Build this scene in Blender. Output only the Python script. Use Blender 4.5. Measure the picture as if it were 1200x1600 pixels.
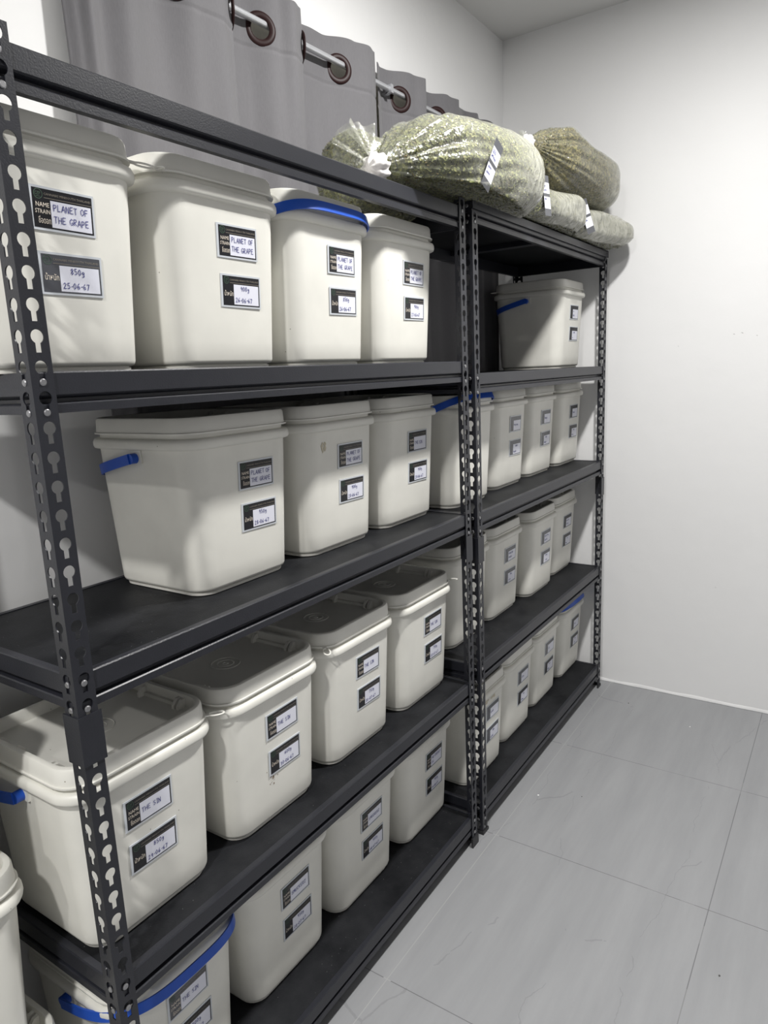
import bpy, bmesh, math, random
from math import sin, cos, pi, radians
from mathutils import Vector, Matrix, noise

for o in list(bpy.data.objects):
    bpy.data.objects.remove(o, do_unlink=True)
scn = bpy.context.scene
COL = scn.collection
random.seed(7)

# ------------------------------------------------------------------ camera
cam_d = bpy.data.cameras.new('camera')
cam = bpy.data.objects.new('camera', cam_d)
COL.objects.link(cam)
yaw, pit, rol = 0.9749, -0.1966, -0.0445
fwd = Vector((sin(yaw) * cos(pit), cos(yaw) * cos(pit), sin(pit)))
rt = Vector((cos(yaw), -sin(yaw), 0))
up = rt.cross(fwd)
r2 = cos(rol) * rt + sin(rol) * up
u2 = -sin(rol) * rt + cos(rol) * up
M = Matrix((r2, u2, -fwd)).transposed().to_4x4()
M.translation = Vector((-0.4888, -0.8467, 1.3852))
cam.matrix_world = M
cam_d.sensor_fit = 'VERTICAL'
cam_d.sensor_height = 36.0
cam_d.lens = 36.0 * 1093.8 / 1600.0
cam_d.clip_start = 0.02
scn.camera = cam

# ------------------------------------------------------------------ light
scn.view_settings.view_transform = 'Standard'
scn.view_settings.look = 'None'
scn.view_settings.gamma = 1.0
scn.view_settings.use_curve_mapping = False
scn.view_settings.exposure = 0.18
w = bpy.data.worlds.new('world')
scn.world = w
w.use_nodes = True
w.node_tree.nodes['Background'].inputs[0].default_value = (0.8, 0.85, 0.9, 1)
w.node_tree.nodes['Background'].inputs[1].default_value = 0.0


def lamp(x, y, z, size, power, col=(1, 0.985, 0.96)):
    l = bpy.data.lights.new('ceiling_lamp', 'AREA')
    l.shape = 'DISK'
    l.size = size
    l.energy = power
    l.color = col
    o = bpy.data.objects.new('ceiling_lamp', l)
    o.location = (x, y, z)
    COL.objects.link(o)
    return o


CEIL = 2.684
lamp(1.15, -0.62, CEIL - 0.02, 0.13, 40)
lamp(-1.35, -0.62, CEIL - 0.02, 0.13, 42)
lamp(-2.7, -0.62, CEIL - 0.02, 0.13, 26)

# ------------------------------------------------------------------ dims
X1, X2, X3 = 1.178, 1.217, 2.384
D = 0.381
XR, YB, YF, XL = 2.4445, 0.4577, -2.3, -4.2
LA = [1.781, 1.4047, 1.0015, 0.5142, 0.0943]
LB = [1.8040, 1.3720, 0.9910, 0.5435, 0.0975]


# ------------------------------------------------------------------ materials
def new_mat(name):
    m = bpy.data.materials.new(name)
    m.use_nodes = True
    return m, m.node_tree.nodes, m.node_tree.links, m.node_tree.nodes['Principled BSDF']


def pmat(name, col, rough=0.5, metal=0.0, noise_amt=0.0, noise_scale=40, bump=0.0, bump_scale=200, spec=0.5):
    m, N, L, b = new_mat(name)
    b.inputs['Base Color'].default_value = (*col, 1)
    b.inputs['Roughness'].default_value = rough
    b.inputs['Metallic'].default_value = metal
    b.inputs['Specular IOR Level'].default_value = spec
    tc = N.new('ShaderNodeTexCoord')
    if noise_amt:
        n = N.new('ShaderNodeTexNoise')
        n.inputs['Scale'].default_value = noise_scale
        n.inputs['Detail'].default_value = 6
        L.new(tc.outputs['Object'], n.inputs['Vector'])
        mx = N.new('ShaderNodeMix')
        mx.data_type = 'RGBA'
        mx.inputs[6].default_value = (*[c * (1 - noise_amt) for c in col], 1)
        mx.inputs[7].default_value = (*[min(1, c * (1 + noise_amt)) for c in col], 1)
        L.new(n.outputs['Fac'], mx.inputs[0])
        L.new(mx.outputs[2], b.inputs['Base Color'])
    if bump:
        n2 = N.new('ShaderNodeTexNoise')
        n2.inputs['Scale'].default_value = bump_scale
        L.new(tc.outputs['Object'], n2.inputs['Vector'])
        bp = N.new('ShaderNodeBump')
        bp.inputs['Strength'].default_value = bump
        bp.inputs['Distance'].default_value = 0.002
        L.new(n2.outputs['Fac'], bp.inputs['Height'])
        L.new(bp.outputs['Normal'], b.inputs['Normal'])
    return m


def wall_mat(name, col):
    m, N, L, b = new_mat(name)
    tc = N.new('ShaderNodeTexCoord')
    n = N.new('ShaderNodeTexNoise'); n.inputs['Scale'].default_value = 1.6; n.inputs['Detail'].default_value = 4
    L.new(tc.outputs['Object'], n.inputs['Vector'])
    r = N.new('ShaderNodeMapRange')
    r.inputs['To Min'].default_value = 0.96; r.inputs['To Max'].default_value = 1.04
    L.new(n.outputs['Fac'], r.inputs['Value'])
    mul = N.new('ShaderNodeVectorMath'); mul.operation = 'SCALE'
    mul.inputs[0].default_value = col
    L.new(r.outputs[0], mul.inputs['Scale'])
    L.new(mul.outputs[0], b.inputs['Base Color'])
    b.inputs['Roughness'].default_value = 0.7
    b.inputs['Specular IOR Level'].default_value = 0.3
    n2 = N.new('ShaderNodeTexNoise'); n2.inputs['Scale'].default_value = 14; n2.inputs['Detail'].default_value = 8
    L.new(tc.outputs['Object'], n2.inputs['Vector'])
    bp = N.new('ShaderNodeBump'); bp.inputs['Strength'].default_value = 0.35; bp.inputs['Distance'].default_value = 0.004
    L.new(n2.outputs['Fac'], bp.inputs['Height']); L.new(bp.outputs['Normal'], b.inputs['Normal'])
    return m


def floor_mat():
    m, N, L, b = new_mat('floor_tile')
    tc = N.new('ShaderNodeTexCoord')
    sep = N.new('ShaderNodeSeparateXYZ'); L.new(tc.outputs['Object'], sep.inputs[0])

    def math(op, a, b_=None, c=None):
        q = N.new('ShaderNodeMath'); q.operation = op
        for i, v in enumerate((a, b_, c)):
            if v is None: continue
            if isinstance(v, (int, float)): q.inputs[i].default_value = v
            else: L.new(v, q.inputs[i])
        return q.outputs[0]
    # distance to joints every 0.6 m
    jx = math('ABSOLUTE', math('SUBTRACT', math('PINGPONG', math('SUBTRACT', sep.outputs[0], 0.036), 0.3), 0.0))
    jy = math('ABSOLUTE', math('PINGPONG', math('ADD', sep.outputs[1], 0.034), 0.2955))
    jm = math('MINIMUM', jx, jy)
    joint = math('LESS_THAN', jm, 0.0011)
    n0 = N.new('ShaderNodeTexNoise'); n0.inputs['Scale'].default_value = 3.0; n0.inputs['Detail'].default_value = 3
    L.new(tc.outputs['Object'], n0.inputs['Vector'])
    # joint colour changes from pale grout to dark dirt along its length
    jc = N.new('ShaderNodeMix'); jc.data_type = 'RGBA'
    jc.inputs[6].default_value = (0.12, 0.12, 0.13, 1); jc.inputs[7].default_value = (0.42, 0.42, 0.42, 1)
    near = math('LESS_THAN', math('ABSOLUTE', math('ADD', sep.outputs[1], 0.034)), 0.01)
    L.new(math('MAXIMUM', math('MULTIPLY', near, 0.9), math('MULTIPLY', math('GREATER_THAN', n0.outputs['Fac'], 0.60), 0.25)), jc.inputs[0])
    # stone colour with brushed streaks along x
    mp = N.new('ShaderNodeMapping'); mp.inputs['Scale'].default_value = (0.9, 7, 1)
    mp.inputs['Rotation'].default_value = (0, 0, 0.12)
    L.new(tc.outputs['Object'], mp.inputs[0])
    n1 = N.new('ShaderNodeTexNoise'); n1.inputs['Scale'].default_value = 2.2; n1.inputs['Detail'].default_value = 9
    n1.inputs['Roughness'].default_value = 0.62
    L.new(mp.outputs[0], n1.inputs['Vector'])
    cr = N.new('ShaderNodeValToRGB')
    cr.color_ramp.elements[0].position = 0.3; cr.color_ramp.elements[0].color = (0.275, 0.28, 0.29, 1)
    cr.color_ramp.elements[1].position = 0.72; cr.color_ramp.elements[1].color = (0.325, 0.33, 0.34, 1)
    L.new(n1.outputs['Fac'], cr.inputs[0])
    # hairline veins
    nd = N.new('ShaderNodeTexNoise'); nd.inputs['Scale'].default_value = 7; nd.inputs['Detail'].default_value = 6
    L.new(tc.outputs['Object'], nd.inputs['Vector'])
    mp2 = N.new('ShaderNodeMapping'); mp2.inputs['Scale'].default_value = (0.75, 3.2, 1); mp2.inputs['Rotation'].default_value = (0, 0, 0.25)
    mp2.inputs['Location'].default_value = (0.37, 0.21, 0)
    add = N.new('ShaderNodeVectorMath'); add.operation = 'MULTIPLY_ADD'
    L.new(nd.outputs['Color'], add.inputs[0]); add.inputs[1].default_value = (0.10, 0.10, 0); L.new(tc.outputs['Object'], add.inputs[2])
    L.new(add.outputs[0], mp2.inputs[0])
    vo = N.new('ShaderNodeTexVoronoi'); vo.feature = 'DISTANCE_TO_EDGE'; vo.inputs['Scale'].default_value = 1.15
    L.new(mp2.outputs[0], vo.inputs['Vector'])
    vein = math('MULTIPLY', math('LESS_THAN', vo.outputs['Distance'], 0.0026), math('GREATER_THAN', nd.outputs['Fac'], 0.5))
    mv = N.new('ShaderNodeMix'); mv.data_type = 'RGBA'
    L.new(math('MULTIPLY', vein, 0.22), mv.inputs[0]); L.new(cr.outputs[0], mv.inputs[6]); mv.inputs[7].default_value = (0.11, 0.11, 0.12, 1)
    mj = N.new('ShaderNodeMix'); mj.data_type = 'RGBA'
    L.new(math('MULTIPLY', joint, 0.8), mj.inputs[0]); L.new(mv.outputs[2], mj.inputs[6]); L.new(jc.outputs[2], mj.inputs[7])
    L.new(mj.outputs[2], b.inputs['Base Color'])
    b.inputs['Roughness'].default_value = 0.48
    n3 = N.new('ShaderNodeTexNoise'); n3.inputs['Scale'].default_value = 160
    L.new(tc.outputs['Object'], n3.inputs['Vector'])
    bp = N.new('ShaderNodeBump'); bp.inputs['Strength'].default_value = 0.12; bp.inputs['Distance'].default_value = 0.002
    L.new(n3.outputs['Fac'], bp.inputs['Height']); L.new(bp.outputs['Normal'], b.inputs['Normal'])
    return m


def board_mat():
    m, N, L, b = new_mat('black_board')
    tc = N.new('ShaderNodeTexCoord')
    n = N.new('ShaderNodeTexNoise'); n.inputs['Scale'].default_value = 5; n.inputs['Detail'].default_value = 10; n.inputs['Roughness'].default_value = 0.7
    L.new(tc.outputs['Object'], n.inputs['Vector'])
    cr = N.new('ShaderNodeValToRGB')
    cr.color_ramp.elements[0].position = 0.38; cr.color_ramp.elements[0].color = (0.006, 0.0065, 0.008, 1)
    cr.color_ramp.elements[1].position = 0.75; cr.color_ramp.elements[1].color = (0.026, 0.027, 0.030, 1)
    L.new(n.outputs['Fac'], cr.inputs[0])
    v = N.new('ShaderNodeTexVoronoi'); v.inputs['Scale'].default_value = 70
    L.new(tc.outputs['Object'], v.inputs['Vector'])
    lt = N.new('ShaderNodeMath'); lt.operation = 'LESS_THAN'; lt.inputs[1].default_value = 0.045
    L.new(v.outputs['Distance'], lt.inputs[0])
    mx = N.new('ShaderNodeMix'); mx.data_type = 'RGBA'; mx.inputs[7].default_value = (0.2, 0.2, 0.2, 1)
    L.new(lt.outputs[0], mx.inputs[0]); L.new(cr.outputs[0], mx.inputs[6])
    L.new(mx.outputs[2], b.inputs['Base Color'])
    b.inputs['Roughness'].default_value = 0.5
    b.inputs['Specular IOR Level'].default_value = 0.15
    bp = N.new('ShaderNodeBump'); bp.inputs['Strength'].default_value = 0.3; bp.inputs['Distance'].default_value = 0.001
    n2 = N.new('ShaderNodeTexNoise'); n2.inputs['Scale'].default_value = 300
    L.new(tc.outputs['Object'], n2.inputs['Vector'])
    L.new(n2.outputs['Fac'], bp.inputs['Height']); L.new(bp.outputs['Normal'], b.inputs['Normal'])
    return m


def bucket_mat(name, col):
    m, N, L, b = new_mat(name)
    tc = N.new('ShaderNodeTexCoord')
    oi = N.new('ShaderNodeObjectInfo')
    va = N.new('ShaderNodeVectorMath'); va.operation = 'ADD'
    L.new(tc.outputs['Object'], va.inputs[0]); L.new(oi.outputs['Location'], va.inputs[1])
    n = N.new('ShaderNodeTexNoise'); n.inputs['Scale'].default_value = 9; n.inputs['Detail'].default_value = 8
    L.new(va.outputs[0], n.inputs['Vector'])
    cr = N.new('ShaderNodeValToRGB')
    cr.color_ramp.elements[0].position = 0.25; cr.color_ramp.elements[0].color = (*[c * 0.9 for c in col], 1)
    cr.color_ramp.elements[1].position = 0.6; cr.color_ramp.elements[1].color = (*col, 1)
    L.new(n.outputs['Fac'], cr.inputs[0])
    # tiny dark specks
    v = N.new('ShaderNodeTexVoronoi'); v.inputs['Scale'].default_value = 22
    L.new(va.outputs[0], v.inputs['Vector'])
    lt = N.new('ShaderNodeMath'); lt.operation = 'LESS_THAN'; lt.inputs[1].default_value = 0.022
    L.new(v.outputs['Distance'], lt.inputs[0])
    mx = N.new('ShaderNodeMix'); mx.data_type = 'RGBA'; mx.inputs[7].default_value = (0.25, 0.23, 0.18, 1)
    L.new(lt.outputs[0], mx.inputs[0]); L.new(cr.outputs[0], mx.inputs[6])
    L.new(mx.outputs[2], b.inputs['Base Color'])
    b.inputs['Roughness'].default_value = 0.42
    b.inputs['Subsurface Weight'].default_value = 0.0
    return m


def curtain_mat():
    m, N, L, b = new_mat('grey_curtain_cloth')
    tc = N.new('ShaderNodeTexCoord')
    mp = N.new('ShaderNodeMapping'); mp.inputs['Scale'].default_value = (420, 420, 90)
    L.new(tc.outputs['Object'], mp.inputs[0])
    n = N.new('ShaderNodeTexNoise'); n.inputs['Scale'].default_value = 1; n.inputs['Detail'].default_value = 4
    L.new(mp.outputs[0], n.inputs['Vector'])
    cr = N.new('ShaderNodeValToRGB')
    cr.color_ramp.elements[0].color = (0.115, 0.112, 0.120, 1); cr.color_ramp.elements[1].color = (0.150, 0.147, 0.157, 1)
    L.new(n.outputs['Fac'], cr.inputs[0]); L.new(cr.outputs[0], b.inputs['Base Color'])
    b.inputs['Roughness'].default_value = 0.75
    b.inputs['Sheen Weight'].default_value = 0.3
    bp = N.new('ShaderNodeBump'); bp.inputs['Strength'].default_value = 0.2; bp.inputs['Distance'].default_value = 0.001
    L.new(n.outputs['Fac'], bp.inputs['Height']); L.new(bp.outputs['Normal'], b.inputs['Normal'])
    return m


def herb_mat(name, c1, c2, c3):
    m, N, L, b = new_mat(name)
    tc = N.new('ShaderNodeTexCoord')
    v = N.new('ShaderNodeTexVoronoi'); v.inputs['Scale'].default_value = 150
    L.new(tc.outputs['Object'], v.inputs['Vector'])
    cr = N.new('ShaderNodeValToRGB')
    e = cr.color_ramp.elements
    e[0].position = 0.0; e[0].color = (*c1, 1)
    e[1].position = 1.0; e[1].color = (*c3, 1)
    k = e.new(0.5); k.color = (*c2, 1)
    sp = N.new('ShaderNodeSeparateColor'); L.new(v.outputs['Color'], sp.inputs[0])
    L.new(sp.outputs[0], cr.inputs[0]); L.new(cr.outputs[0], b.inputs['Base Color'])
    b.inputs['Roughness'].default_value = 0.8
    bp = N.new('ShaderNodeBump'); bp.inputs['Strength'].default_value = 0.8; bp.inputs['Distance'].default_value = 0.004
    L.new(v.outputs['Distance'], bp.inputs['Height']); L.new(bp.outputs['Normal'], b.inputs['Normal'])
    return m


def film_mat():
    m, N, L, b = new_mat('clear_plastic_film')
    out = [n for n in N if n.type == 'OUTPUT_MATERIAL'][0]
    b.inputs['Base Color'].default_value = (0.50, 0.50, 0.43, 1)
    b.inputs['Roughness'].default_value = 0.09
    b.inputs['Specular IOR Level'].default_value = 0.8
    tr = N.new('ShaderNodeBsdfTransparent')
    tr.inputs[0].default_value = (0.97, 0.98, 0.97, 1)
    mix = N.new('ShaderNodeMixShader')
    lw = N.new('ShaderNodeLayerWeight'); lw.inputs['Blend'].default_value = 0.3
    at = N.new('ShaderNodeAttribute'); at.attribute_name = 'haze'
    tc = N.new('ShaderNodeTexCoord')
    n = N.new('ShaderNodeTexNoise'); n.inputs['Scale'].default_value = 26; n.inputs['Detail'].default_value = 5
    n.inputs['Distortion'].default_value = 1.2
    mp = N.new('ShaderNodeMapping'); mp.inputs['Scale'].default_value = (1.6, 1, 1.1)
    L.new(tc.outputs['Object'], mp.inputs[0]); L.new(mp.outputs[0], n.inputs['Vector'])
    mr = N.new('ShaderNodeMapRange'); mr.inputs['From Min'].default_value = 0.33; mr.inputs['From Max'].default_value = 0.6
    mr.inputs['To Min'].default_value = 0.45; mr.inputs['To Max'].default_value = 1.0
    L.new(n.outputs['Fac'], mr.inputs['Value'])
    a = N.new('ShaderNodeMath'); a.operation = 'MULTIPLY'
    L.new(at.outputs['Fac'], a.inputs[0]); L.new(mr.outputs[0], a.inputs[1])
    c = N.new('ShaderNodeMath'); c.operation = 'MULTIPLY_ADD'; c.inputs[1].default_value = 0.45; c.inputs[2].default_value = 0.07
    L.new(lw.outputs['Facing'], c.inputs[0])
    s = N.new('ShaderNodeMath'); s.operation = 'ADD'; s.use_clamp = True
    L.new(a.outputs[0], s.inputs[0]); L.new(c.outputs[0], s.inputs[1])
    L.new(s.outputs[0], mix.inputs[0]); L.new(tr.outputs[0], mix.inputs[1]); L.new(b.outputs[0], mix.inputs[2])
    gl = N.new('ShaderNodeBsdfGlossy'); gl.inputs['Color'].default_value = (0.045, 0.045, 0.045, 1); gl.inputs['Roughness'].default_value = 0.10
    ad = N.new('ShaderNodeAddShader')
    L.new(mix.outputs[0], ad.inputs[0]); L.new(gl.outputs[0], ad.inputs[1])
    L.new(ad.outputs[0], out.inputs['Surface'])
    bp = N.new('ShaderNodeBump'); bp.inputs['Strength'].default_value = 0.7; bp.inputs['Distance'].default_value = 0.011
    L.new(n.outputs['Fac'], bp.inputs['Height']); L.new(bp.outputs['Normal'], b.inputs['Normal']); L.new(bp.outputs['Normal'], gl.inputs['Normal'])
    return m


MT = {}
MT['wall'] = wall_mat('wall_paint', (0.80, 0.80, 0.80))
MT['wall2'] = wall_mat('fill_dimming_wall_paint', (0.36, 0.36, 0.37))  # unseen front and left walls, colour darkened to cut bounced fill light
MT['ceil'] = wall_mat('ceiling_paint', (0.72, 0.72, 0.71))
MT['floor'] = floor_mat()
MT['metal'] = pmat('dark_grey_coated_steel', (0.018, 0.019, 0.025), 0.36, 0.0, 0.12, 30, 0.12, 400, 0.45)
MT['board'] = board_mat()
MT['rivet'] = pmat('steel_rivet', (0.32, 0.32, 0.33), 0.35, 0.8, 0.1)
MT['foot'] = pmat('black_plastic', (0.02, 0.02, 0.022), 0.5, 0, 0.1)
MT['bucket'] = bucket_mat('ivory_plastic', (0.80, 0.79, 0.73))
MT['lid'] = bucket_mat('ivory_lid_plastic', (0.78, 0.77, 0.715))
MT['blue'] = pmat('blue_plastic', (0.012, 0.085, 0.50), 0.35, 0, 0.08, 20)
MT['film'] = film_mat()
MT['sleeve'] = pmat('laminate_border', (0.60, 0.63, 0.67), 0.2, 0, 0.05, 60)
MT['black'] = pmat('black_card_print', (0.010, 0.010, 0.013), 0.3, 0, 0.1, 60, 0.1, 60, 0.4)
MT['grey'] = pmat('grey_and_glare_card_print', (0.075, 0.078, 0.09), 0.25, 0, 0.1, 60, 0.12, 60, 0.6)  # glare on black bucket cards painted in as grey; also colours bag labels
MT['white'] = pmat('white_writing_box', (0.78, 0.79, 0.88), 0.35, 0, 0.03, 60)
MT['print'] = pmat('cream_print', (0.80, 0.72, 0.62), 0.5, 0, 0.03)
MT['dim'] = pmat('faded_gold_print', (0.26, 0.23, 0.19), 0.5, 0, 0.03)
MT['green'] = pmat('green_emblem_print', (0.05, 0.10, 0.065), 0.5, 0, 0.03)
MT['ink'] = pmat('blue_pen_ink', (0.02, 0.025, 0.22), 0.5, 0, 0.03)
MT['curtain'] = curtain_mat()
MT['cream'] = pmat('cream_cloth', (0.78, 0.76, 0.66), 0.8, 0, 0.05, 60)
MT['brown'] = pmat('dark_brown_ring', (0.022, 0.008, 0.008), 0.45, 0.0, 0.1, spec=0.2)
MT['rod'] = pmat('pale_metal_rod', (0.62, 0.63, 0.66), 0.3, 0.6, 0.05)
MT['herb'] = herb_mat('green_chopped_leaf', (0.012, 0.014, 0.004), (0.07, 0.08, 0.02), (0.22, 0.22, 0.07))
MT['herb2'] = herb_mat('olive_brown_chopped_leaf', (0.035, 0.03, 0.010), (0.13, 0.11, 0.04), (0.27, 0.23, 0.09))
MT['leafA'] = pmat('leaf_flake_pale', (0.25, 0.25, 0.085), 0.7, 0, 0.3, 300)
MT['leafB'] = pmat('leaf_flake_green', (0.13, 0.15, 0.035), 0.7, 0, 0.3, 300)
MT['leafC'] = pmat('leaf_flake_dark', (0.03, 0.035, 0.012), 0.7, 0, 0.3, 300)
MT['leafD'] = pmat('leaf_flake_brown', (0.16, 0.12, 0.04), 0.7, 0, 0.3, 300)
MT['tan'] = pmat('tan_tape', (0.52, 0.36, 0.14), 0.5, 0, 0.1)
MT['stain'] = pmat('brown_stain', (0.20, 0.12, 0.06), 0.8, 0, 0.3, 200)
MT['glue'] = pmat('old_glue', (0.55, 0.50, 0.38), 0.6, 0, 0.2, 200)
MT['knot'] = pmat('white_bunched_plastic', (0.80, 0.77, 0.75), 0.3, 0, 0.08, 80, 0.6, 90)
MT['dark_mark'] = pmat('wall_scuff', (0.08, 0.08, 0.08), 0.8, 0, 0.1)
MT['chip'] = pmat('white_chip', (0.85, 0.85, 0.85), 0.8, 0, 0.05)


# ------------------------------------------------------------------ helpers
def link(name, me, parent=None, mats=(), smooth=False, angle=None):
    for mname in mats:
        me.materials.append(MT[mname])
    if smooth:
        me.polygons.foreach_set('use_smooth', [True] * len(me.polygons))
    o = bpy.data.objects.new(name, me)
    COL.objects.link(o)
    if parent:
        o.parent = parent
    if angle is not None:
        try:
            me.set_sharp_from_angle(angle=radians(angle))
        except Exception:
            pass
    return o


def mesh_from(name, V, F, mi=None):
    me = bpy.data.meshes.new(name)
    me.from_pydata([tuple(v) for v in V], [], F)
    me.update()
    if mi:
        me.polygons.foreach_set('material_index', mi)
    return me


def bm_mesh(name, bm):
    bmesh.ops.recalc_face_normals(bm, faces=bm.faces)
    me = bpy.data.meshes.new(name)
    bm.to_mesh(me)
    bm.free()
    return me


def add_box(bm, x0, x1, y0, y1, z0, z1, mi=0):
    vs = [bm.verts.new((x, y, z)) for x in (x0, x1) for y in (y0, y1) for z in (z0, z1)]
    for f in ((0, 1, 3, 2), (4, 6, 7, 5), (0, 4, 5, 1), (2, 3, 7, 6), (0, 2, 6, 4), (1, 5, 7, 3)):
        g = bm.faces.new([vs[i] for i in f])
        g.material_index = mi


def box_obj(name, x0, x1, y0, y1, z0, z1, mat, parent=None, bevel=0.0):
    bm = bmesh.new()
    add_box(bm, x0, x1, y0, y1, z0, z1)
    if bevel:
        bmesh.ops.bevel(bm, geom=bm.edges[:], offset=bevel, segments=2, affect='EDGES')
    return link(name, bm_mesh(name, bm), parent, [mat])


def tag(o, label, cat, group=None, kind=None):
    if label: o['label'] = label
    if cat: o['category'] = cat
    if group: o['group'] = group
    if kind: o['kind'] = kind
    return o


def empty(name, loc, label, cat, group=None, rz=0):
    o = bpy.data.objects.new(name, None)
    o.empty_display_size = 0.05
    o.location = loc
    o.rotation_euler = (0, 0, rz)
    COL.objects.link(o)
    return tag(o, label, cat, group)


def prism(name, poly, axis, a, b, mat, parent=None):
    """extrude a polygon (p,q) along an axis; axis 'x': (p,q)=(y,z); axis 'y': (p,q)=(x,z)"""
    bm = bmesh.new()
    def pt(p, q, t):
        return (t, p, q) if axis == 'x' else (p, t, q)
    A = [bm.verts.new(pt(p, q, a)) for p, q in poly]
    B = [bm.verts.new(pt(p, q, b)) for p, q in poly]
    n = len(poly)
    for i in range(n):
        bm.faces.new((A[i], A[(i + 1) % n], B[(i + 1) % n], B[i]))
    bm.faces.new(A[::-1]); bm.faces.new(B)
    return link(name, bm_mesh(name, bm), parent, [mat])


def disc_ring(bm, c, axis, r0, r1, n, z0, z1, mi=0):
    pass


# ------------------------------------------------------------------ room
def struct(o):
    o['kind'] = 'structure'
    return o


struct(box_obj('floor', XL, XR + 0.1, YF, YB + 0.1, -0.08, 0, 'floor'))
struct(box_obj('ceiling', XL, XR + 0.1, YF, YB + 0.1, CEIL, CEIL + 0.08, 'ceil'))
struct(box_obj('wall_back', XL, XR + 0.1, YB, YB + 0.1, 0, CEIL, 'wall'))
struct(box_obj('wall_right', XR, XR + 0.1, YF, YB, 0, CEIL, 'wall'))
struct(box_obj('wall_front', XL, XR + 0.1, YF - 0.1, YF, 0, CEIL, 'wall2'))
struct(box_obj('wall_left', XL - 0.1, XL, YF, YB + 0.1, 0, CEIL, 'wall2'))
# rough plaster edge where the right wall meets the tiles
bm = bmesh.new()
ys = [YF + i * (YB - YF) / 90 for i in range(91)]
prev = None
for i, y in enumerate(ys):
    h = 0.012 + 0.006 * noise.noise(Vector((y * 9, 0, 0)))
    t = 0.004 + 0.003 * noise.noise(Vector((y * 14, 5, 0)))
    ring = [bm.verts.new((XR, y, h)), bm.verts.new((XR - t * 0.6, y, h * 0.75)), bm.verts.new((XR - t, y, 0.0005))]
    if prev:
        for k in range(2):
            bm.faces.new((prev[k], prev[k + 1], ring[k + 1], ring[k]))
    prev = ring
struct(link('trim_1', bm_mesh('trim_1', bm), None, ['wall'], True))

# ------------------------------------------------------------------ racks
FL = 0.0305      # post flange width
TH = 0.0018
PITCH = 0.03772
HOLE0 = 1.7115   # height of a hole centre


def post_mesh(sx, sy):
    """L post at the origin corner; flanges run towards +sx and +sy; keyholes cut through"""
    V, F = [], []
    ztop, zbot = 1.80, 0.004
    # keyhole radial outline about the round part's centre
    R, S, Bt = 0.0086, 0.0038, 0.0195
    angs = sorted(set([round(a, 5) for a in [i * 2 * pi / 20 for i in range(20)]]))
    hw, lo, hi = None, None, None

    def key(a):
        dx, dz = cos(a), sin(a)
        best = R
        if dz < 0:
            # slot |x|<S, z>-Bt
            tz = -Bt / dz
            tx = S / abs(dx) if abs(dx) > 1e-6 else 1e9
            best = max(best, min(tz, tx))
        return best

    def flange(fn, u0, u1):
        n0 = int((ztop - HOLE0) / PITCH)
        zc0 = HOLE0 + n0 * PITCH
        cells = []
        zc = zc0
        # plain head
        k = 0
        zs = []
        while zc - Bt > zbot + 0.005:
            zs.append(zc)
            zc -= PITCH
        uc = (u0 + u1) / 2 + 0.0005
        topz = ztop
        for j, zc in enumerate(zs):
            botz = zc - 0.0235 if j < len(zs) - 1 else zbot
            rect = (u0, u1, botz, topz)
            aa = list(angs)
            extra = [math.atan2(cz - zc, cu - uc) % (2 * pi) for cu in (u0, u1) for cz in (botz, topz)]
            # slot shoulders and tip
            extra += [math.atan2(-Bt, s) % (2 * pi) for s in (-S, S)]
            sh = math.sqrt(R * R - S * S)
            extra += [math.atan2(-sh, s) % (2 * pi) for s in (-S, S)]
            al = sorted(set([round(a, 6) for a in aa + extra]))
            ins, outs = [], []
            for a in al:
                d = key(a)
                ins.append((uc + d * cos(a), zc + d * sin(a)))
                ts = []
                if cos(a) > 1e-9: ts.append((u1 - uc) / cos(a))
                if cos(a) < -1e-9: ts.append((u0 - uc) / cos(a))
                if sin(a) > 1e-9: ts.append((topz - zc) / sin(a))
                if sin(a) < -1e-9: ts.append((botz - zc) / sin(a))
                t = min(ts)
                outs.append((uc + t * cos(a), zc + t * sin(a)))
            b = len(V)
            n = len(al)
            for depth in (0, TH):
                for (p, q) in outs + ins:
                    V.append(fn(p, q, depth))
            for i in range(n):
                i2 = (i + 1) % n
                F.append((b + i, b + i2, b + n + i2, b + n + i))
                F.append((b + 2 * n + i, b + 3 * n + i, b + 3 * n + i2, b + 2 * n + i2))
                F.append((b + n + i, b + n + i2, b + 3 * n + i2, b + 3 * n + i))
                p, p2 = outs[i], outs[i2]
                if abs(p[0] - u1) < 1e-6 and abs(p2[0] - u1) < 1e-6:
                    F.append((b + i, b + 2 * n + i, b + 2 * n + i2, b + i2))
            topz = botz
        b = len(V)
        for q in (zbot, ztop):
            V.extend([fn(u0, q, 0), fn(u1, q, 0), fn(u1, q, TH), fn(u0, q, TH)])
        F.append((b, b + 1, b + 2, b + 3)); F.append((b + 4, b + 7, b + 6, b + 5))
    flange(lambda u, z, d: (sx * u, sy * d, z), 0.0, FL)
    flange(lambda u, z, d: (sx * d, sy * u, z), 0.0, FL)
    bm = bmesh.new()
    vs = [bm.verts.new(v) for v in V]
    for f in F:
        try:
            bm.faces.new([vs[i] for i in f])
        except ValueError:
            pass
    bmesh.ops.remove_doubles(bm, verts=bm.verts, dist=1e-5)
    return bm_mesh('post', bm)


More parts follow.
